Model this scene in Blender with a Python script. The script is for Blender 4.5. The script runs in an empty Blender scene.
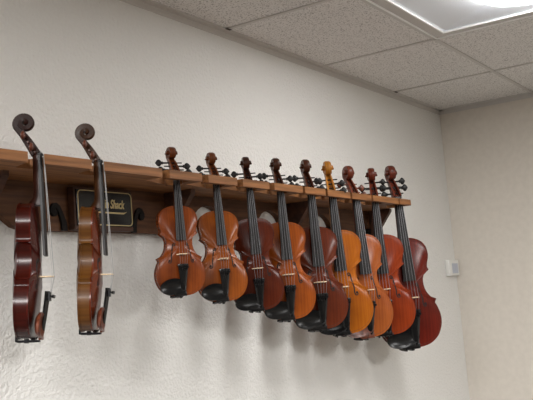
import bpy, bmesh, math
from mathutils import Vector, Matrix
PI = math.pi
scene = bpy.context.scene
C = scene.collection

# ------------------------------------------------------------------ camera, world, lights, exposure
cam = bpy.data.cameras.new('camera'); cam_o = bpy.data.objects.new('camera', cam); C.objects.link(cam_o)
cam.sensor_width = 36.0; cam.sensor_fit = 'HORIZONTAL'; cam.lens = 36.0*864.56/533
F = Vector((0.84122373, 0.52911499, 0.1112653)); R = Vector((0.5383744, -0.83871125, -0.08195387)); U = Vector((-0.04995643, -0.12884393, 0.99040577))
m = Matrix((R, U, -F)).transposed().to_4x4(); m.translation = Vector((-3.86825, -1.42834, 0)); cam_o.matrix_world = m
cam.clip_start = 0.05; cam.clip_end = 50
scene.camera = cam_o

w = bpy.data.worlds.new('world'); scene.world = w; w.use_nodes = True
w.node_tree.nodes['Background'].inputs[0].default_value = (0.8, 0.85, 1, 1)
w.node_tree.nodes['Background'].inputs[1].default_value = 0.05

CEIL = 0.809; FLOOR = -1.60
XL, YF = -7.3, -5.32           # far ends of the room
def area(name, loc, sx, sy, power, col):
    l = bpy.data.lights.new(name, 'AREA'); l.shape = 'RECTANGLE'; l.size = sx; l.size_y = sy; l.energy = power; l.color = col
    o = bpy.data.objects.new(name, l); C.objects.link(o); o.location = loc
    return o
WARM = (1.0, 0.988, 0.968)
# the other ceiling fixtures of the room (outside the frame)
for lx, ly, pw in ((-4.52, -1.05, 33), (-4.52, -3.5, 26), (-1.47, -3.5, 22)):
    area('room_light', (lx, ly, CEIL-0.03), 0.5, 1.1, pw, WARM)
LENS_EMIT = 4.6
vs = scene.view_settings
scene.display_settings.display_device = 'sRGB'
vs.view_transform = 'Standard'; vs.look = 'None'; vs.gamma = 1; vs.use_curve_mapping = False
vs.exposure = 1.84

# ------------------------------------------------------------------ materials
def s2l(c):
    return tuple(((v/255)/12.92 if v/255 <= .04045 else ((v/255+.055)/1.055)**2.4) for v in c)+(1,)
def mat(name, rgb, rough=.5, metal=0, coat=0, spec=.5):
    m = bpy.data.materials.new(name); m.use_nodes = True
    b = m.node_tree.nodes['Principled BSDF']
    b.inputs['Base Color'].default_value = s2l(rgb); b.inputs['Roughness'].default_value = rough
    b.inputs['Metallic'].default_value = metal; b.inputs['Coat Weight'].default_value = coat; b.inputs['Coat Roughness'].default_value = .12
    b.inputs['Specular IOR Level'].default_value = spec
    return m
def noise_mix(m, rgb1, rgb2, scale=(1, 1, 1), nscale=5, detail=4, lo=.35, hi=.65, bump=0, bdist=.002, coord='Object', distortion=0):
    nt = m.node_tree; N = nt.nodes; L = nt.links; b = N['Principled BSDF']
    tc = N.new('ShaderNodeTexCoord'); mp = N.new('ShaderNodeMapping'); mp.inputs['Scale'].default_value = scale
    L.new(tc.outputs[coord], mp.inputs[0])
    no = N.new('ShaderNodeTexNoise'); no.inputs['Scale'].default_value = nscale; no.inputs['Detail'].default_value = detail
    no.inputs['Distortion'].default_value = distortion
    L.new(mp.outputs[0], no.inputs['Vector'])
    r = N.new('ShaderNodeValToRGB'); r.color_ramp.elements[0].position = lo; r.color_ramp.elements[1].position = hi
    r.color_ramp.elements[0].color = s2l(rgb1); r.color_ramp.elements[1].color = s2l(rgb2)
    L.new(no.outputs['Fac'], r.inputs[0]); L.new(r.outputs[0], b.inputs['Base Color'])
    if bump:
        bp = N.new('ShaderNodeBump'); bp.inputs['Strength'].default_value = bump; bp.inputs['Distance'].default_value = bdist
        L.new(no.outputs['Fac'], bp.inputs['Height']); L.new(bp.outputs[0], b.inputs['Normal'])
    return m

M = {}
wl = mat('painted_orange_peel_wall', (231, 230, 227), .75)
nt = wl.node_tree
tc = nt.nodes.new('ShaderNodeTexCoord')
n1 = nt.nodes.new('ShaderNodeTexNoise'); n1.inputs['Scale'].default_value = 105; n1.inputs['Detail'].default_value = 3; n1.inputs['Roughness'].default_value = .6
rp = nt.nodes.new('ShaderNodeValToRGB'); rp.color_ramp.elements[0].position = .38; rp.color_ramp.elements[1].position = .62
bp = nt.nodes.new('ShaderNodeBump'); bp.inputs['Strength'].default_value = .55; bp.inputs['Distance'].default_value = .003
nt.links.new(tc.outputs['Object'], n1.inputs['Vector']); nt.links.new(n1.outputs['Fac'], rp.inputs[0])
nt.links.new(rp.outputs[0], bp.inputs['Height']); nt.links.new(bp.outputs[0], nt.nodes['Principled BSDF'].inputs['Normal'])
M['wall'] = wl
M['wall_far'] = mat('far_wall_tan', (158, 150, 140), .8)
M['wall_smooth'] = noise_mix(mat('painted_smooth_wall', (222, 210, 192), .8), (220, 213, 203), (225, 218, 208), nscale=40, bump=.15, bdist=.002)

# mineral-fibre ceiling tile: pinholes and fissures
ct = mat('ceiling_tile', (200, 195, 190), .95, spec=.2)
nt = ct.node_tree; N = nt.nodes; L = nt.links
tc = N.new('ShaderNodeTexCoord')
a = N.new('ShaderNodeTexNoise'); a.inputs['Scale'].default_value = 190; a.inputs['Detail'].default_value = 2
v = N.new('ShaderNodeTexVoronoi'); v.inputs['Scale'].default_value = 110
L.new(tc.outputs['Object'], a.inputs['Vector']); L.new(tc.outputs['Object'], v.inputs['Vector'])
r1 = N.new('ShaderNodeValToRGB'); r1.color_ramp.elements[0].position = .34; r1.color_ramp.elements[1].position = .44
r2 = N.new('ShaderNodeValToRGB'); r2.color_ramp.elements[0].position = .10; r2.color_ramp.elements[1].position = .26
L.new(a.outputs['Fac'], r1.inputs[0]); L.new(v.outputs['Distance'], r2.inputs[0])
mx = N.new('ShaderNodeMix'); mx.data_type = 'RGBA'; mx.blend_type = 'MULTIPLY'; mx.inputs['Factor'].default_value = 1
L.new(r1.outputs[0], mx.inputs['A']); L.new(r2.outputs[0], mx.inputs['B'])
m2 = N.new('ShaderNodeMix'); m2.data_type = 'RGBA'
m2.inputs['A'].default_value = s2l((166, 161, 157)); m2.inputs['B'].default_value = s2l((232, 229, 226))
L.new(mx.outputs['Result'], m2.inputs['Factor']); L.new(m2.outputs['Result'], N['Principled BSDF'].inputs['Base Color'])
M['tile'] = ct
M['grid'] = mat('ceiling_grid_metal', (205, 201, 197), .6)
M['grid_gap'] = mat('ceiling_gap', (60, 50, 44), .9)
M['lip_leak'] = mat('fixture_lip_leak_white', (248, 248, 246), .4)  # lip white, also used to paint the light leaking round the frame
M['fixture_frame'] = mat('fixture_frame', (215, 214, 212), .45)
M['fixture_tray'] = mat('fixture_tray_white', (240, 245, 252), .6)
M['carpet'] = noise_mix(mat('carpet', (120, 110, 100), .95), (66, 63, 60), (86, 83, 80), nscale=200)
M['shelf_wood'] = noise_mix(mat('oak_shelf', (134, 88, 50), .6, spec=.3), (108, 68, 36), (150, 100, 58), scale=(1.5, 25, 25), nscale=4, detail=5)
M['board_wood'] = noise_mix(mat('stained_board', (88, 56, 34), .6, spec=.3), (74, 46, 28), (104, 68, 42), scale=(1.5, 25, 25), nscale=4, detail=5)
M['bracket_wood'] = noise_mix(mat('bracket_wood', (70, 42, 28), .6), (58, 34, 22), (82, 50, 32), scale=(3, 12, 12), nscale=5)
M['curl_wood'] = mat('dark_curl', (16, 10, 8), .6, spec=.2)
M['black_plate'] = mat('black_plate', (16, 18, 20), .25)
M['gold'] = mat('gold_lettering', (205, 185, 135), .4, metal=.3)
M['plastic'] = mat('white_plastic', (232, 232, 228), .4)
M['grille'] = mat('grey_grille', (190, 194, 204), .5)
M['ebony'] = noise_mix(mat('ebony', (22, 20, 21), .42, spec=.32), (16, 15, 16), (34, 31, 31), scale=(40, 40, 3), nscale=5)
M['blackpl'] = mat('black_satin', (14, 14, 15), .26, spec=.32)
M['dark_inside'] = mat('f_hole_dark', (12, 6, 4), .8)
M['purfling'] = mat('purfling', (34, 14, 8), .5)
M['maple'] = mat('bridge_maple', (250, 226, 190), .5)
M['bone'] = mat('bone_nut', (30, 26, 24), .4)
M['steel'] = mat('string_steel', (150, 150, 155), .4, metal=1)
M['steel_bright'] = mat('string_white_steel', (190, 190, 190), .5, metal=.6)
M['tuner'] = mat('fine_tuner', (40, 40, 42), .3, metal=.8)
M['rosewood'] = noise_mix(mat('rosewood', (86, 40, 24), .35), (68, 30, 18), (112, 56, 34), scale=(30, 30, 6), nscale=5)

em = bpy.data.materials.new('lamp_lens'); em.use_nodes = True
b = em.node_tree.nodes['Principled BSDF']; b.inputs['Base Color'].default_value = (.9, .9, .9, 1)
b.inputs['Emission Color'].default_value = WARM+(1,); b.inputs['Emission Strength'].default_value = LENS_EMIT
M['lens'] = em

def varnish(name, centre, edge, rough=.24, flame=False, spec=.22):
    """spruce/maple varnish: grain lines along the body, redder towards the rim of the plate (sunburst stain)"""
    m = mat(name, centre, rough, coat=.04, spec=spec)
    nt = m.node_tree; N = nt.nodes; L = nt.links; b = N['Principled BSDF']
    tc = N.new('ShaderNodeTexCoord'); mp = N.new('ShaderNodeMapping')
    mp.inputs['Scale'].default_value = (3, 3, 90) if flame else (170, 20, 5)
    L.new(tc.outputs['Object'], mp.inputs[0])
    no = N.new('ShaderNodeTexNoise'); no.inputs['Scale'].default_value = 1; no.inputs['Detail'].default_value = 3
    L.new(mp.outputs[0], no.inputs['Vector'])
    big = N.new('ShaderNodeTexNoise'); big.inputs['Scale'].default_value = 11; big.inputs['Detail'].default_value = 2
    L.new(tc.outputs['Object'], big.inputs['Vector'])
    r = N.new('ShaderNodeValToRGB'); r.color_ramp.elements[0].position = .3; r.color_ramp.elements[1].position = .65
    r.color_ramp.elements[0].color = s2l(edge); r.color_ramp.elements[1].color = s2l(centre)
    ad = N.new('ShaderNodeMath'); ad.operation = 'MULTIPLY_ADD'; ad.inputs[1].default_value = .45 if not flame else .8
    mu = N.new('ShaderNodeMath'); mu.operation = 'MULTIPLY'; mu.inputs[1].default_value = .6 if not flame else .25
    L.new(big.outputs['Fac'], mu.inputs[0]); L.new(no.outputs['Fac'], ad.inputs[0]); L.new(mu.outputs[0], ad.inputs[2])
    L.new(ad.outputs[0], r.inputs[0]); L.new(r.outputs[0], b.inputs['Base Color'])
    return m

# ------------------------------------------------------------------ mesh helpers
def link_mesh(name, bm, mats, parent=None, smooth=False, loc=None, sharp=True):
    bmesh.ops.recalc_face_normals(bm, faces=bm.faces)
    me = bpy.data.meshes.new(name); bm.to_mesh(me); bm.free()
    if not isinstance(mats, (list, tuple)): mats = [mats]
    for x in mats: me.materials.append(x)
    if smooth:
        for p in me.polygons: p.use_smooth = True
        if sharp: me.set_sharp_from_angle(angle=math.radians(38))
    o = bpy.data.objects.new(name, me); C.objects.link(o)
    if parent: o.parent = parent
    if loc: o.location = loc
    return o
def struct(o): o['kind'] = 'structure'; return o
def thing(name, label, cat, loc=(0, 0, 0), group=None):
    o = bpy.data.objects.new(name, None); C.objects.link(o); o.location = loc; o.empty_display_size = .05
    o['label'] = label; o['category'] = cat
    if group: o['group'] = group
    return o
def box(bm, lo, hi, bev=0, mi=0):
    r = bmesh.ops.create_cube(bm, size=1)
    vv = r['verts']
    for v in vv:
        v.co = Vector(((lo[i]+hi[i])/2+v.co[i]*(hi[i]-lo[i]) for i in range(3)))
    fs = set(f for v in vv for f in v.link_faces)
    for f in fs: f.material_index = mi
    if bev:
        es = list(set(e for v in vv for e in v.link_edges))
        bmesh.ops.bevel(bm, geom=es, offset=bev, segments=2, affect='EDGES', profile=.6)
def prism(bm, pts, axis, a, b, mi=0):
    """extrude polygon pts (2D) between a and b on axis; 2D coordinates are the other two axes in order"""
    def P(p, t):
        q = list(p); q.insert(axis, t); return Vector(q)
    A = [bm.verts.new(P(p, a)) for p in pts]; B = [bm.verts.new(P(p, b)) for p in pts]
    n = len(pts); fs = []
    for i in range(n): fs.append(bm.faces.new((A[i], A[(i+1) % n], B[(i+1) % n], B[i])))
    from mathutils.geometry import tessellate_polygon
    for tri in tessellate_polygon([[Vector((p[0], p[1], 0)) for p in pts]]):
        try:
            fs.append(bm.faces.new([A[k] for k in tri])); fs.append(bm.faces.new([B[k] for k in tri[::-1]]))
        except ValueError: pass
    for f in fs: f.material_index = mi
def loft(bm, rings, cap=True, closed=True, mi=0):
    V = [[bm.verts.new(p) for p in r] for r in rings]
    for i in range(len(V)-1):
        n = len(V[i])
        for j in range(n if closed else n-1):
            f = bm.faces.new((V[i][j], V[i][(j+1) % n], V[i+1][(j+1) % n], V[i+1][j])); f.material_index = mi
    if cap:
        for r in (V[0], V[-1][::-1]):
            f = bm.faces.new(r); f.material_index = mi
    return V
def tube(bm, path, rad, n=8, mi=0, flat=1.0):
    path = [Vector(p) for p in path]; rings = []
    up = Vector((0, 0, 1))
    for i, p in enumerate(path):
        t = (path[min(i+1, len(path)-1)]-path[max(i-1, 0)]).normalized()
        ref = up if abs(t.dot(up)) < .95 else Vector((0, 1, 0))
        s = t.cross(ref).normalized(); u = s.cross(t)
        r = rad[i] if isinstance(rad, (list, tuple)) else rad
        rings.append([p+s*math.cos(2*PI*k/n)*r+u*math.sin(2*PI*k/n)*r*flat for k in range(n)])
    loft(bm, rings, mi=mi)
def catmull(pts, n=6):
    P = [Vector(p) for p in pts]; out = []
    for i in range(len(P)-1):
        p0 = P[max(i-1, 0)]; p1 = P[i]; p2 = P[i+1]; p3 = P[min(i+2, len(P)-1)]
        for k in range(n):
            t = k/n
            out.append(.5*((2*p1)+(-p0+p2)*t+(2*p0-5*p1+4*p2-p3)*t*t+(-p0+3*p1-3*p2+p3)*t**3))
    out.append(P[-1]); return out

# ------------------------------------------------------------------ the room
def plane_box(name, lo, hi, m):
    bm = bmesh.new(); box(bm, lo, hi); return struct(link_mesh(name, bm, m))
T = .12
plane_box('floor', (XL-T, YF-T, FLOOR-T), (T, T, FLOOR), M['carpet'])
plane_box('wall_left', (XL-T, 0, FLOOR), (T, T, CEIL+.3), M['wall'])
plane_box('wall_right', (0, YF, FLOOR), (T, 0, CEIL+.3), M['wall_smooth'])
plane_box('wall_rear', (XL-T, YF, FLOOR), (XL, 0, CEIL+.3), M['wall_far'])
plane_box('wall_front', (XL-T, YF-T, FLOOR), (T, YF, CEIL+.3), M['wall_far'])
# ceiling: tiles laid in the grid; the openings of the visible fixture left out
FX0, FX1, FY0, FY1 = -1.7725, -1.1625, -1.6619, -0.4419
GX = [0]; x = -.5525
while x > XL: GX.append(x); x -= .61
GX.append(XL)
GY = [0]; y = -.4419
while y > YF: GY.append(y); y -= 1.22
GY.append(YF)
bm = bmesh.new()
for i in range(len(GX)-1):
    for j in range(len(GY)-1):
        x1, x0, y1, y0 = GX[i], GX[i+1], GY[j], GY[j+1]
        if abs(x0-FX0) < .01 and abs(y0-FY0) < .01: continue
        box(bm, (x0+.002, y0+.002, CEIL), (x1-.002, y1-.002, CEIL+.018))
struct(link_mesh('ceiling', bm, M['tile']))
plane_box('ceiling_deck', (XL-T, YF-T, CEIL+.3), (T, T, CEIL+.3+T), M['wall_smooth'])
# suspended grid bars and wall angle
bm = bmesh.new()
for x in GX[1:-1]:
    box(bm, (x-.007, YF, CEIL-.0035), (x+.007, -.024, CEIL+.001))
for y in GY[1:-1]:
    box(bm, (XL, y-.007, CEIL-.0035), (-.022, y+.007, CEIL+.001))
struct(link_mesh('trim_1', bm, M['grid']))
bm = bmesh.new()
box(bm, (XL, -.022, CEIL-.004), (0, 0, CEIL+.001)); box(bm, (XL, -.003, CEIL-.022), (0, 0, CEIL))
box(bm, (-.022, YF, CEIL-.004), (0, 0, CEIL+.001)); box(bm, (-.003, YF, CEIL-.022), (0, 0, CEIL))
struct(link_mesh('trim_2', bm, M['grid']))
bm = bmesh.new()
for k in (1, 3):
    x = GX[k]; box(bm, (x-.012, -.031, CEIL-.0046), (x+.010, -.0225, CEIL-.0034))
struct(link_mesh('trim_3', bm, M['grid_gap']))

# ------------------------------------------------------------------ recessed ceiling light
L0 = thing('ceiling_light', 'white recessed ceiling light with glowing centre basket, set among the ceiling tiles', 'ceiling light', ((FX0+FX1)/2, (FY0+FY1)/2, CEIL))
hx, hy = .305, .61
def ringbox(bm, ox, oy, ix, iy, z0, z1):
    box(bm, (-ox, -oy, z0), (-ix, oy, z1)); box(bm, (ix, -oy, z0), (ox, oy, z1))
    box(bm, (-ix, -oy, z0), (ix, -iy, z1)); box(bm, (-ix, iy, z0), (ix, oy, z1))
bm = bmesh.new(); ringbox(bm, hx-.006, hy-.006, hx-.046, hy-.046, -.002, .010)
link_mesh('frame', bm, M['grid'], L0)
bm = bmesh.new(); ringbox(bm, hx-.008, hy-.008, hx-.0115, hy-.0115, -.0065, -.0015); ringbox(bm, hx-.046, hy-.046, hx-.0505, hy-.0505, -.004, .001)  # outer ring: leaking light painted as a white strip; inner ring: the lip
link_mesh('lip_and_leak_line', bm, M['lip_leak'], L0)
bm = bmesh.new()
def rect(ax, ay, z): return [Vector((-ax, -ay, z)), Vector((ax, -ay, z)), Vector((ax, ay, z)), Vector((-ax, ay, z))]
loft(bm, [rect(hx-.050, hy-.050, .001), rect(hx-.055, hy-.055, .004), rect(.130, .340, .030)], cap=False)
f = bm.faces.new([bm.verts.new(p) for p in rect(.130, .340, .030)])
link_mesh('reflector_tray', bm, M['fixture_tray'], L0)
bm = bmesh.new()
rings = []
for (sx, sy, z) in ((.232, .372, .026), (.235, .374, .010), (.220, .355, .004), (.15, .25, .000), (.06, .12, -.001)):
    rings.append([Vector((sx*abs(math.cos(a))**.5*(1 if math.cos(a) > 0 else -1), sy*abs(math.sin(a))**.5*(1 if math.sin(a) > 0 else -1), z)) for a in [2*PI*(k+.5)/40 for k in range(40)]])
loft(bm, rings)
link_mesh('lens', bm, M['lens'], L0, smooth=True)

# ------------------------------------------------------------------ wall box near the corner
t = thing('thermostat', 'small white plastic thermostat box on the wall beside the room corner', 'thermostat', (-.075, 0, .063))
bm = bmesh.new(); box(bm, (-.058, -.022, -.036), (.058, 0, .036), .004); link_mesh('case', bm, M['plastic'], t, smooth=True)
bm = bmesh.new(); box(bm, (-.030, -.0235, -.026), (.040, -.021, .020))
for k in range(7): box(bm, (-.026+k*.0093, -.0245, -.022), (-.0225+k*.0093, -.0234, .016))
link_mesh('grille', bm, M['grille'], t)

# ------------------------------------------------------------------ violin rack
ZT, ZB = .3086, .2888
VI = {  # x, y, z of the body's lower end, scale, yaw, pitch, roll
1: (-2.7405,-0.1472,-0.0414,0.7259,38.8,3.3,-1.9),
2: (-2.5660,-0.1380,-0.0399,0.7251,36.1,3.7,-0.4),
3: (-2.2304,-0.1315,0.0197,0.6038,-33.0,-0.1,-0.7),
4: (-2.0896,-0.1540,-0.0028,0.6427,-37.8,-3.4,-0.8),
5: (-1.9104,-0.1438,-0.0328,0.6934,-47.4,1.8,0.9),
6: (-1.7723,-0.1483,-0.0676,0.7692,-43.6,-0.7,-0.3),
7: (-1.5951,-0.1457,-0.1077,0.8560,-43.0,-0.4,-0.2),
8: (-1.4340,-0.1439,-0.1328,0.9096,-51.7,2.0,1.1),
9: (-1.2869,-0.1390,-0.1567,0.9487,-36.7,0.3,0.7),
10: (-1.1238,-0.1471,-0.1607,0.9624,-59.5,0.9,0.5),
11: (-0.9162,-0.1373,-0.2232,1.1123,-45.4,0.9,1.6)}
WX = {1: .95, 2: .95, 3: .97, 4: .97, 5: .98}; DX = {1: 1.07, 2: 1.07}
def xform(q):
    s = q[3]; cy, sy = math.cos(math.radians(q[4])), math.sin(math.radians(q[4]))
    cp, sp = math.cos(math.radians(q[5])), math.sin(math.radians(q[5])); cr, sr = math.cos(math.radians(q[6])), math.sin(math.radians(q[6]))
    def f(x, d, z):
        x, z = x*cr-z*sr, x*sr+z*cr
        d, z = d*cp+z*sp, -d*sp+z*cp
        X, Y = x, -d
        return Vector((q[0]+s*(X*cy-Y*sy), q[1]+s*(X*sy+Y*cy), q[2]+s*z))
    return f
rack = thing('violin_rack', 'long wooden wall shelf with slotted front edge holding the row of violins', 'shelf', (-2.0, 0, .18))
SH_L, SH_R = -3.3, -.92
pts = [(SH_L, 0), (SH_L, -.2)]
for i in (1, 2):      # slanted slots that take a neck sideways
    q = VI[i]; n = xform(q)(0, .030, (.299-q[2])/q[3]); a, b = ((-2.744, -2.703), (-2.574, -2.538))[i-1]
    pts += [(a, -.2), (n.x-.026, n.y+.012), (n.x-.018, n.y+.030), (n.x+.018, n.y+.030), (n.x+.028, n.y+.012), (n.x+.026, -.178), (b, -.2)]
for i in range(3, 12):
    q = VI[i]; f = xform(q); s = q[3]
    z = (.299-q[2])/s; n = f(0, .030, z)
    nx, ny = n.x, n.y; w = .021*s+.008
    ox = nx-.098
    if i == 11: ox = nx-.078
    oh = .013 if i < 7 else .007
    pts += [(ox-oh, -.2), (ox-oh, -.150), (nx-w+.004, ny+w), (nx, ny+w+.008), (nx+w-.002, ny+w-.004), (nx+w, ny-.004), (nx+w-.012, ny-.014-.004*s), (nx, -.1885), (nx-.03, -.1885), (ox+oh, -.177), (ox+oh, -.2)]
xr = SH_R
pts += [(xr-.012, -.2), (xr-.004, -.197), (xr, -.190), (xr, 0)]
bm = bmesh.new(); prism(bm, pts, 2, ZB, ZT)
sh = link_mesh('shelf_board', bm, M['shelf_wood'], rack); sh.location = (2.0, 0, -.18)
# back board: scalloped lower edge
bz = .183
prof = [(SH_L, ZB), (SH_L, .25), (-2.80, .262), (-2.72, .246), (-2.663, .215), (-2.625, .190), (-2.595, bz)]
def hook_cut(xc, sgn):
    # f-hole shaped notch open at the lower edge
    c = [(0.020, 0), (.018, .018), (.012, .032), (.006, .045), (.000, .056), (-.010, .0625), (-.021, .060), (-.028, .050), (-.029, .040), (-.024, .034), (-.016, .034), (-.013, .041), (-.017, .046), (-.012, .050), (-.006, .044), (-.001, .032), (.003, .018), (.004, 0)]
    out = [(xc+sgn*a, bz+b) for a, b in c]
    return out
XB = (-1.89, -1.57, -1.245, -.918)
for xb in XB:
    xc = xb-.048; r = .074
    if xb > -1: xc = -.984; r = .059
    for k in range(0, 15):
        a = PI-PI*k/14
        prof.append((xc+r*math.cos(a), (.192+(.072 if xb < -1 else .082)*max(0, math.sin(a))**.8) if 0 < k < 14 else bz))
prof = [p for p in prof if p[0] < SH_R-.003]+[(SH_R, bz), (SH_R, ZB)]
bm = bmesh.new(); prism(bm, prof, 1, -.02, 0)
bb = link_mesh('back_board', bm, M['board_wood'], rack); bb.location = (2.0, 0, -.18)
for xb in XB:
    bm = bmesh.new()
    cxx = xb+.012 if xb < -1 else xb-.006; prism(bm, [(cxx+.0115*math.cos(2*PI*k/18), .212+.0115*math.sin(2*PI*k/18)) for k in range(18)], 1, -.024, -.004)
    prism(bm, [(cxx+.002, .200), (cxx+.012, .206), (cxx+.016, .186), (cxx+.006, .184)], 1, -.0235, -.0045)
    o = link_mesh('curl_ornament', bm, M['curl_wood'], rack); o.location = (2.0, 0, -.18)
for xc, sg_ in ((-2.499, 1), (-2.243, -1)):
    bm = bmesh.new(); prism(bm, hook_cut(xc, sg_), 1, -.026, -.0195)
    prism(bm, [(xc-sg_*.0175+.0085*math.cos(2*PI*k/16), bz+.0400+.0085*math.sin(2*PI*k/16)) for k in range(16)], 1, -.027, -.019)
    o = link_mesh('curl_ornament', bm, M['curl_wood'], rack); o.location = (2.0, 0, -.18)
for bx_ in (-2.72, -2.116, -1.512, -.911):
    bm = bmesh.new()
    prism(bm, [(-.02, ZB), (-.108, ZB), (-.108, ZB-.010), (-.034, .183), (-.02, .183)], 0, bx_-.009, bx_+.009)
    o = link_mesh('bracket', bm, M['bracket_wood'], rack); o.location = (2.0, 0, -.18)

# framed sign hung on the back board
def text_mesh(txt, size, italic, depth=.0006):
    cu = bpy.data.curves.new('lettering', 'FONT'); cu.body = txt; cu.size = size; cu.shear = italic; cu.extrude = depth; cu.align_x = 'CENTER'; cu.offset = .00035
    tmp = bpy.data.objects.new('tmp', cu); C.objects.link(tmp)
    dg = bpy.context.evaluated_depsgraph_get(); me = bpy.data.meshes.new_from_object(tmp.evaluated_get(dg))
    bpy.data.objects.remove(tmp); return me
sg = thing('sign', 'black framed sign with gold lettering on the shelf back board, behind the amber side-on violin', 'sign', (-2.3735, -.021, .190))
bm = bmesh.new(); box(bm, (-.097, -.020, -.006), (.097, 0, .092), .002); link_mesh('frame', bm, M['bracket_wood'], sg)
bm = bmesh.new(); box(bm, (-.092, -.024, .004), (.092, -.0195, .087), .001); link_mesh('plate', bm, M['black_plate'], sg)
bm = bmesh.new()
def rrect(hw, hh, r, n=5):
    out = []
    for cx, cz, a0 in ((hw-r, hh-r, 0), (-hw+r, hh-r, 90), (-hw+r, -hh+r, 180), (hw-r, -hh+r, 270)):
        for k in range(n+1):
            a = math.radians(a0+90*k/n); out.append((cx+r*math.cos(a), cz+r*math.sin(a)))
    return out
A = rrect(.0905, .040, .012); B = rrect(.0885, .038, .010)
def r3(P, y): return [Vector((p[0], y, .0455+p[1])) for p in P]
loft(bm, [r3(A, -.024), r3(A, -.0254), r3(B, -.0254), r3(B, -.024)], cap=False)
link_mesh('gold_border', bm, M['gold'], sg)
me = text_mesh('Violin Shack', .0215, .25)
me.materials.append(M['gold'])
o = bpy.data.objects.new('lettering', me); C.objects.link(o); o.parent = sg; o.rotation_euler = (PI/2, 0, 0); o.location = (.012, -.0246, .0465); o.scale = (.95, 1.35, 1)
bm = bmesh.new(); prism(bm, [(-.074, .0345), (.060, .0335), (.072, .0395), (.060, .0375), (-.074, .0375)], 1, -.0252, -.0238)
link_mesh('underline', bm, M['gold'], sg)

# ------------------------------------------------------------------ the violin (full size, later scaled)
# local frame: x right, -y towards the player side of the top plate, z up; origin at the body's lower end
LOW = [(0, 0), (.030, .0012), (.060, .0095), (.086, .030), (.100, .058), (.104, .082), (.1015, .104), (.094, .126), (.0885, .137), (.0935, .1475)]
MID = [(.0935, .1495), (.0835, .152), (.072, .162), (.061, .180), (.056, .200), (.0565, .218), (.062, .232), (.070, .241), (.0795, .2445)]
UPP = [(.0795, .2465), (.0755, .254), (.0775, .268), (.0825, .285), (.0835, .302), (.078, .324), (.062, .342), (.040, .352), (.018, .3555), (0, .356)]
def half():
    out = []
    for seg in (LOW, MID, UPP):
        c = catmull([(a, b, 0) for a, b in seg], 4)
        out += [(p.x, p.y) for p in c]
    return out
H = half()
OUT = H+[(-x, z) for x, z in H[::-1][1:-1]]
ZC = .19
def offset_in(poly, d):
    n = len(poly); out = []
    for i in range(n):
        a = Vector(poly[i-1]); b = Vector(poly[(i+1) % n]); t = (b-a)
        if t.length < 1e-9: out.append(poly[i]); continue
        t.normalize(); nrm = Vector((-t.y, t.x)); p = Vector(poly[i])+nrm*d; out.append((p.x, p.y))
    return out
INN = offset_in(OUT, .0025)
def arch(t, Hh):
    if t >= .955: return .0002*(1-t)/.045
    u = t/.955
    return Hh*(1-u**2.1)**1.15
def surf_d(x, z, Hh=.0155):
    """height of the arched plate above its edge at (x, z)"""
    ang = math.atan2(z-ZC, x); best = None
    n = len(OUT); dr = Vector((math.cos(ang), math.sin(ang))); rmax = .1
    for i in range(n):
        a = Vector((OUT[i][0], OUT[i][1]-ZC)); b = Vector((OUT[(i+1) % n][0], OUT[(i+1) % n][1]-ZC)); e = b-a
        den = dr.x*e.y-dr.y*e.x
        if abs(den) < 1e-12: continue
        t = (a.x*e.y-a.y*e.x)/den; u = (a.x*dr.y-a.y*dr.x)/den
        if t > 0 and -1e-6 <= u <= 1+1e-6: rmax = t
    return arch(math.hypot(x, z-ZC)/rmax, Hh)
def plate(bm, d0, d1, Hh, sign):
    """edge slab from depth d0 to d1 with arching on the outer face (sign +1: front, -1: back)"""
    TS = [1, .985, .966, .9615, .92, .86, .78, .68, .56, .43, .28, .12]
    outer = d1 if sign > 0 else d0; inner = d0 if sign > 0 else d1
    rings = [[Vector((x, -inner, z)) for x, z in INN], [Vector((x, -inner, z)) for x, z in OUT]]
    ms = [0, 0]
    for t in TS:
        rings.append([Vector((x*t, -(outer+sign*arch(t, Hh)), ZC+(z-ZC)*t)) for x, z in OUT])
    V = [[bm.verts.new(p) for p in r] for r in rings]
    n = len(OUT)
    for i in range(len(V)-1):
        for j in range(n):
            f = bm.faces.new((V[i][j], V[i][(j+1) % n], V[i+1][(j+1) % n], V[i+1][j]))
            f.material_index = 1 if i == 4 else 0
    c = bm.verts.new(Vector((0, -(outer+sign*Hh), ZC)))
    for j in range(n): bm.faces.new((V[-1][j], V[-1][(j+1) % n], c))
MESH = {}
def keep(name, bm, mats, smooth=True):
    bmesh.ops.recalc_face_normals(bm, faces=bm.faces)
    me = bpy.data.meshes.new(name); bm.to_mesh(me); bm.free()
    for _ in range(mats): me.materials.append(M['ebony'])
    if smooth:
        for p in me.polygons: p.use_smooth = True
        me.set_sharp_from_angle(angle=math.radians(40))
    MESH[name] = me
bm = bmesh.new(); plate(bm, .0305, .0345, .0155, 1); keep('top_plate', bm, 2)
bm = bmesh.new(); plate(bm, .0, .004, .013, -1); keep('back_plate', bm, 2)
bm = bmesh.new(); loft(bm, [[Vector((x, -d, z)) for x, z in INN] for d in (.004, .0305)], cap=False); keep('ribs', bm, 1)
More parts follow.
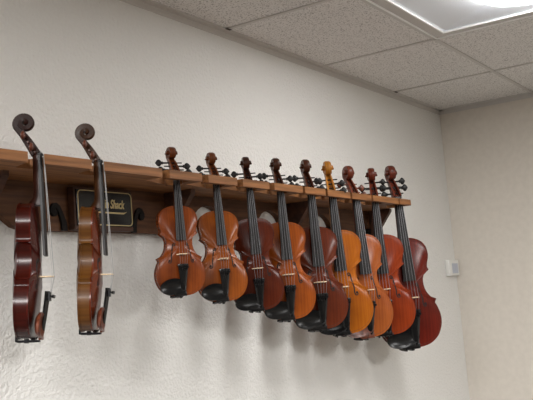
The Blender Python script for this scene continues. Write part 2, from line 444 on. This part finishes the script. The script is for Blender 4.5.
# f-holes
for sgn, nm in ((-1, 'f_hole_left'), (1, 'f_hole_right')):
    bm = bmesh.new()
    path = catmull([(.0265, .196, 0), (.0235, .200, 0), (.0240, .2045, 0), (.0290, .2055, 0), (.0335, .199, 0), (.0350, .188, 0), (.0385, .170, 0), (.0415, .155, 0), (.0415, .141, 0), (.0445, .131, 0), (.0510, .129, 0), (.0540, .134, 0), (.0510, .140, 0)], 4)
    n = len(path)
    L_, R_ = [], []
    for i, p in enumerate(path):
        tt = (path[min(i+1, n-1)]-path[max(i-1, 0)]).normalized(); nn = Vector((-tt.y, tt.x, 0)); u = i/(n-1)
        wd = .0009+.0013*math.sin(PI*u)
        for arr, q in ((L_, p+nn*wd), (R_, p-nn*wd)):
            arr.append(Vector((sgn*q.x, -(.0347+surf_d(q.x, q.y)+.0003), q.y)))
    A = [bm.verts.new(v) for v in L_]; B = [bm.verts.new(v) for v in R_]
    A2 = [bm.verts.new(v+Vector((0, .001, 0))) for v in L_]; B2 = [bm.verts.new(v+Vector((0, .001, 0))) for v in R_]
    for i in range(n-1):
        bm.faces.new((A[i], A[i+1], B[i+1], B[i])); bm.faces.new((A2[i], A2[i+1], B2[i+1], B2[i]))
        bm.faces.new((A[i], A[i+1], A2[i+1], A2[i])); bm.faces.new((B[i], B[i+1], B2[i+1], B2[i]))
    for cx, cz, r in ((.0275, .1975, .0032), (.0500, .1375, .0042)):
        dd = .0347+surf_d(cx, cz)+.0004
        top = [Vector((sgn*(cx+r*math.cos(a)), -dd, cz+r*math.sin(a))) for a in [2*PI*k/12 for k in range(12)]]
        loft(bm, [top, [v+Vector((0, .001, 0)) for v in top]])
    keep(nm, bm, 1, False)
# neck with heel
bm = bmesh.new(); rings = []
def fbd(z): return .044+(.486-z)*.062     # fingerboard underside plane
for z, w, th in ((.350, .0175, .032), (.356, .0172, .031), (.362, .0170, .026), (.372, .0168, .019), (.388, .0166, .0165), (.43, .0150, .0155), (.486, .0120, .0140), (.494, .0125, .018)):
    d = fbd(z)-.004
    rings.append([Vector((w*math.cos(a), -(d-th*math.sin(a)), z)) for a in [PI*k/12 for k in range(13)]])
loft(bm, rings); keep('neck', bm, 1)
# fingerboard
bm = bmesh.new(); rings = []
for z in (.216, .30, .40, .486):
    u = (z-.216)/.27; w = .021*(1-u)+.012*u; d = fbd(z)-.004; tp = .0075
    r = [Vector((w, -d, z))]
    for k in range(9):
        a = -1+2*k/8; r.append(Vector((-a*w, -(d+.0055+tp*.55*(1-a*a)), z)))
    r.append(Vector((-w, -d, z))); rings.append(r)
loft(bm, rings); keep('fingerboard', bm, 1)
bm = bmesh.new(); box(bm, (-.012, -.0515, .486), (.012, -.036, .491), .001); keep('nut', bm, 1)
# pegbox and scroll: swept U section then a spiral
bm = bmesh.new()
Cd, Cz = .006, .5705
path = [(.0345, .489, .0110, .0125, .55), (.0285, .500, .0108, .0120, .6), (.0205, .5130, .0102, .0115, .6), (.0115, .5270, .0094, .0105, .6), (.0015, .5410, .0084, .0092, .55)]
sp = []
NS = 46
for k in range(NS+1):
    th = math.radians(205)-k/NS*math.radians(205+450)
    u = k/NS; r = .0205*(1-u)**.85+.0012
    w = .0082+.0024*u if u < .42 else .0092+.0088*((u-.42)/.58)**.8
    tkn = .0062*(1-u)+.0030
    sp.append((Cd+r*math.cos(th), Cz+r*math.sin(th), w, tkn, .18*(1-u)))
path += sp
rings = []
for i, (d, z, w, tk, nd) in enumerate(path):
    a = path[max(i-1, 0)]; b = path[min(i+1, len(path)-1)]
    t = Vector((b[0]-a[0], b[1]-a[1])).normalized(); nrm = Vector((t.y, -t.x))       # towards the front of the pegbox
    c = Vector((d, z)); fo = c+nrm*tk; ba = c-nrm*tk; no = c+nrm*tk*(1-2*nd*.9)
    wi = w*.62
    P3 = lambda x, q: Vector((x, -q.x, q.y))
    rings.append([P3(w, ba*.85+fo*.15), P3(w, fo), P3(wi, fo), P3(wi, no), P3(-wi, no), P3(-wi, fo), P3(-w, fo), P3(-w, ba*.85+fo*.15), P3(-w*.55, ba), P3(w*.55, ba)])
loft(bm, rings)
for v_ in bm.verts:      # broad head
    v_.co.x *= 1.18; k_ = max(0, min(1, (v_.co.z-.489)/.03)); v_.co.z = .489+(v_.co.z-.489)*(1+.03*k_)
keep('scroll', bm, 1)
# pegs
def peg_mesh(name, z, d, sgn, ln):
    bm = bmesh.new()
    X = lambda x: Vector((sgn*x, 0, 0))
    tube(bm, [X(-ln), X(-.010), X(.014), X(.0285)], [.0019, .0023, .0028, .0030], 8)
    tube(bm, [X(.0280), X(.0295), X(.0310)], [.0042, .0060, .0038], 10)
    rings = []
    for u in range(0, 9):
        x = .0305+.0175*u/8; h = [.0034, .0068, .0096, .0112, .0118, .0114, .0100, .0074, .0030][u]
        rings.append([Vector((sgn*x, -(.0050*(1-.25*abs(u-4)/4)*math.cos(a)), h*math.sin(a))) for a in [2*PI*k/12 for k in range(12)]])
    loft(bm, rings)
    tube(bm, [X(.0475), X(.0490), X(.0500)], [.0022, .0022, .0008], 8)
    keep(name, bm, 1)
def peg_d(z):
    P_ = [(.486, .0355), (.489, .0345), (.500, .0285), (.513, .0205), (.527, .0115), (.541, .0015), (.55, -.0035)]
    for (a, b), (c, d) in zip(P_, P_[1:]):
        if z <= c: return b+(d-b)*(z-a)/(c-a)
    return P_[-1][1]
PEGZ = [(.501, -1), (.5175, 1), (.533, -1), (.4905, 1)]
PEGZ_BIG = [(.503, -1), (.522, 1), (.526, -1), (.546, 1)]
for k, (z_, s_) in enumerate(PEGZ): peg_mesh(f'peg{k}', z_, 0, s_, .027)
# bridge
bm = bmesh.new()
bh = [(.0205, 0), (.0205, .003), (.0160, .0065), (.0120, .0100), (.0140, .0135), (.0115, .0165), (.0150, .0200), (.0195, .0255), (.0190, .0285), (.0110, .0320), (0, .0335)]
arch_ = [(0, .0085), (.0060, .0070), (.0090, .0020), (.0095, 0)]
poly = arch_[::-1][:-1]
poly = [(x, y) for x, y in bh]                       # right half upward
poly = poly+[(-x, y) for x, y in bh[::-1][1:]]       # left half downward
poly += [(-.0095, 0), (-.0090, .0020), (-.0060, .0070), (0, .0085), (.0060, .0070), (.0090, .0020), (.0095, 0)]
bd = .0345+.0140
A = [bm.verts.new(Vector((x, -(bd+y), .163+.0))) for x, y in poly]; B = [bm.verts.new(Vector((x, -(bd+y), .1592+.0004+y*.03))) for x, y in poly]
n = len(poly); f1 = bm.faces.new(A); f2 = bm.faces.new(B[::-1])
for i in range(n): bm.faces.new((A[i], A[(i+1) % n], B[(i+1) % n], B[i]))
bmesh.ops.triangulate(bm, faces=[f1, f2]); keep('bridge', bm, 1, False)
# tailpiece
bm = bmesh.new(); rings = []
for z, w, d in ((.010, .0085, .0520), (.018, .0105, .0540), (.060, .0140, .0600), (.100, .0190, .0650), (.112, .0215, .0665), (.119, .0225, .0670), (.123, .0200, .0670)):
    rings.append([Vector((-w, -(d-.005), z))]+[Vector((-w+2*w*k/8, -(d+.0055*(1-(2*k/8-1)**2)), z)) for k in range(9)]+[Vector((w, -(d-.005), z))])
loft(bm, rings); keep('tailpiece', bm, 1)
for k in range(4):
    x = (-.0135, -.0045, .0045, .0135)[k]; bm = bmesh.new()
    tube(bm, [(x, -.068, .112), (x, -.079, .110)], .0018, 8); tube(bm, [(x, -.078, .110), (x, -.083, .109)], .0042, 10)
    box(bm, (x-.0022, -.0735, .098), (x+.0022, -.069, .121)); keep(f'fine_tuner{k}', bm, 1, False)
bm = bmesh.new()
for s_ in (-1, 1): tube(bm, [(s_*.005, -.050, .014), (s_*.006, -.0405, .002), (s_*.004, -.030, -.0025), (s_*.002, -.0180, -.0055)], .0012, 6)
keep('tail_gut', bm, 1)
bm = bmesh.new(); tube(bm, [(0, -.0175, .002), (0, -.0175, -.003), (0, -.0175, -.006), (0, -.0175, -.0095)], [.006, .0065, .0050, .0058], 12); keep('end_button', bm, 1)
bm = bmesh.new(); box(bm, (-.018, -.0405, -.0012), (.018, -.030, .0055), .001); keep('saddle', bm, 1)
# strings
def strings(k):
    u = (k-1.5)/1.5; zt = .1575+.0335*0
    bx = u*.0165; bdp = bd+.0335-.0035*u*u
    x1 = u*.0085; fd = .0500
    pp = [Vector((x1*.5, -.024, .505+.008*(k % 3))), Vector((x1, -(fd+.0035), .4885)), Vector((bx, -(bdp+.0004), .161)), Vector(((-.0135, -.0045, .0045, .0135)[k], -.0745, .121))]
    bm = bmesh.new(); tube(bm, pp, .00065, 6); keep(f'string{k}', bm, 1)
for k in range(4): strings(k)
# chin rest: cup over the lower left bout, clamp at the rib
bm = bmesh.new(); rings = []
cx, cz = -.0435, .0365; NA = 28
def crr(rad, d, a):
    rx, rz = .0560*rad, .0325*rad
    x = cx+rx*math.cos(a); z = cz+rz*math.sin(a)-.10*(x-cx)*-1*.8*(1 if x < cx else .4)
    return Vector((x, -d, z))
for rad, d in ((.70, .047), (.97, .053), (1.0, .0575), (.97, .0600), (.90, .0595), (.75, .0565), (.50, .0540), (.22, .0530)):
    rings.append([crr(rad, d-.004*math.sin(a)*0, 2*PI*k/NA) for k in range(NA) for a in (0,)])
loft(bm, rings)
box(bm, (-.040, -.057, -.002), (.012, -.050, .016), .003)      # tongue reaching over the tail
keep('chin_rest', bm, 1)
bm = bmesh.new()
for x in (-.034, -.014):
    tube(bm, [(x, -.052, -.0045), (x, -.036, -.0045), (x, -.004, -.0045), (x, .003, -.0035)], [.0026, .0034, .0034, .0026], 8)
box(bm, (-.040, .0005, -.0055), (-.008, .004, .010), .001)
keep('clamp', bm, 1)

PARTS = [('top_plate', 'top_plate', 'TOP', None), ('back_plate', 'back_plate', 'BACK', None), ('ribs', 'ribs', 'BACK', None),
 ('f_hole_left', 'f_hole', 'dark_inside', None), ('f_hole_right', 'f_hole', 'dark_inside', None), ('neck', 'neck', 'NECK', None),
 ('fingerboard', 'fingerboard', 'ebony', None), ('nut', 'nut', 'ebony', None), ('scroll', 'scroll', 'SCROLL', None),
 ('bridge', 'bridge', 'maple', None), ('tailpiece', 'tailpiece', 'TAIL', None), ('tail_gut', 'tail_gut', 'blackpl', None), ('end_button', 'end_button', 'ebony', None),
 ('saddle', 'saddle', 'ebony', None), ('chin_rest', 'chin_rest', 'CHIN', None), ('clamp', 'clamp', 'tuner', 'chin_rest')]
PARTS += [(f'fine_tuner{k}', 'fine_tuner', 'tuner', 'tailpiece') for k in range(4)]
PARTS += [(f'string{k}', 'string', 'steel', None) for k in range(4)]
PARTS += [(f'peg{k}', 'peg', 'PEG', 'None') for k in range(4)]

# centre colour, edge colour, scroll colour, peg material, chin rest material, label
SPEC = {
1: ((72, 18, 10), (40, 9, 6), (46, 20, 12), 'rosewood', 'rosewood', 'dark red violin hanging side-on at the left end of the shelf'),
2: ((104, 42, 14), (72, 26, 10), (66, 38, 18), 'rosewood', 'rosewood', 'amber violin hanging side-on in front of the black sign, with reddish brown chin rest'),
3: ((138, 66, 22), (84, 32, 11), (108, 56, 28), 'ebony', 'blackpl', 'smallest orange-brown violin, nearest to the sign among those hanging face-out'),
4: ((150, 78, 24), (104, 45, 14), (110, 60, 30), 'ebony', 'blackpl', 'small orange violin hanging between the smallest violin and a dark reddish brown one'),
5: ((92, 34, 13), (54, 15, 7), (66, 34, 20), 'ebony', 'blackpl', 'dark reddish brown violin hanging third from the left among those facing out from the shelf'),
6: ((154, 76, 20), (102, 40, 12), (74, 40, 26), 'ebony', 'blackpl', 'orange-brown violin hanging between two dark reddish brown ones'),
7: ((98, 40, 18), (62, 20, 10), (76, 38, 22), 'ebony', 'blackpl', 'dark brown violin hanging just left of the golden-orange one'),
8: ((170, 94, 20), (130, 60, 13), (184, 120, 46), 'ebony', 'blackpl', 'golden-orange violin with pale golden scroll'),
9: ((158, 84, 36), (116, 50, 20), (112, 52, 34), 'rosewood', 'rosewood', 'light orange-brown violin with a brown wooden chin rest and brown pegs'),
10: ((142, 54, 18), (96, 28, 12), (104, 44, 28), 'ebony', 'blackpl', 'red-orange violin hanging next to the last large dark red one'),
11: ((102, 28, 16), (60, 13, 8), (104, 46, 32), 'ebony', 'blackpl', 'largest violin, dark red, hanging at the right end of the shelf'),
}
for i, q in VI.items():
    cc, ec, sc, pegm, chin, label = SPEC[i]
    top = varnish(f'varnish_top_{i}', cc, ec)
    if i == 2: back = varnish('varnish_back_2', (108, 68, 26), (66, 36, 13), flame=True, rough=.4)
    else: back = varnish(f'varnish_back_{i}', tuple(int(v*.86) for v in cc), tuple(int(v*.8) for v in ec), flame=True)
    scm = varnish(f'varnish_scroll_{i}', sc, tuple(int(v*.6) for v in sc), rough=.42 if i < 3 else .3, spec=.12 if i < 3 else .22)
    mm = dict(TOP=top, BACK=back, NECK=scm, SCROLL=scm, PEG=M[pegm], CHIN=M[chin], TAIL=M['blackpl'])
    root = thing('violin', label, 'violin', group='violins hanging side-on' if i < 3 else 'violins hanging face-out in a row')
    f = xform(q); s = q[3]; o0 = f(0, 0, 0)
    ex = (f(1, 0, 0)-o0)/s; ey = -(f(0, 1, 0)-o0)/s; ez = (f(0, 0, 1)-o0)/s
    mw = Matrix((ex, ey, ez)).transposed()
    root.location = o0; root.rotation_mode = 'QUATERNION'; root.rotation_quaternion = mw.to_quaternion(); root.scale = (s*WX.get(i, 1), s*DX.get(i, 1), s)
    made = {}
    for key, nm, mk, par in PARTS:
        o = bpy.data.objects.new(nm, MESH[key]); C.objects.link(o); o.parent = made.get(par, root)
        made[key] = o
        if nm == 'scroll':
            ks = {3: 1.3, 4: 1.25, 5: 1.18, 6: 1.12}.get(i, 1.06 if i > 2 else 1.0); o.scale = (ks, ks, 1); o.location = (0, .030*(ks-1), 0)
        if nm == 'peg':
            pz = (PEGZ_BIG if i > 9 else PEGZ)[int(key[-1])][0]; pd = peg_d(pz); o.location = (0, -pd, pz); kx = {3: 1.5, 4: 1.4, 5: 1.3, 6: 1.22, 7: 1.12, 8: 1.1}.get(i, 1.0); o.scale = (kx, 1.1, 1+(kx-1)*.4)
        mats = [M['steel_bright'] if (i < 3 and nm == 'string') else (mm.get(mk) or M[mk])]
        if key in ('top_plate', 'back_plate'): mats.append(M['purfling'])
        for k_, mt in enumerate(mats):
            o.material_slots[k_].link = 'OBJECT'; o.material_slots[k_].material = mt
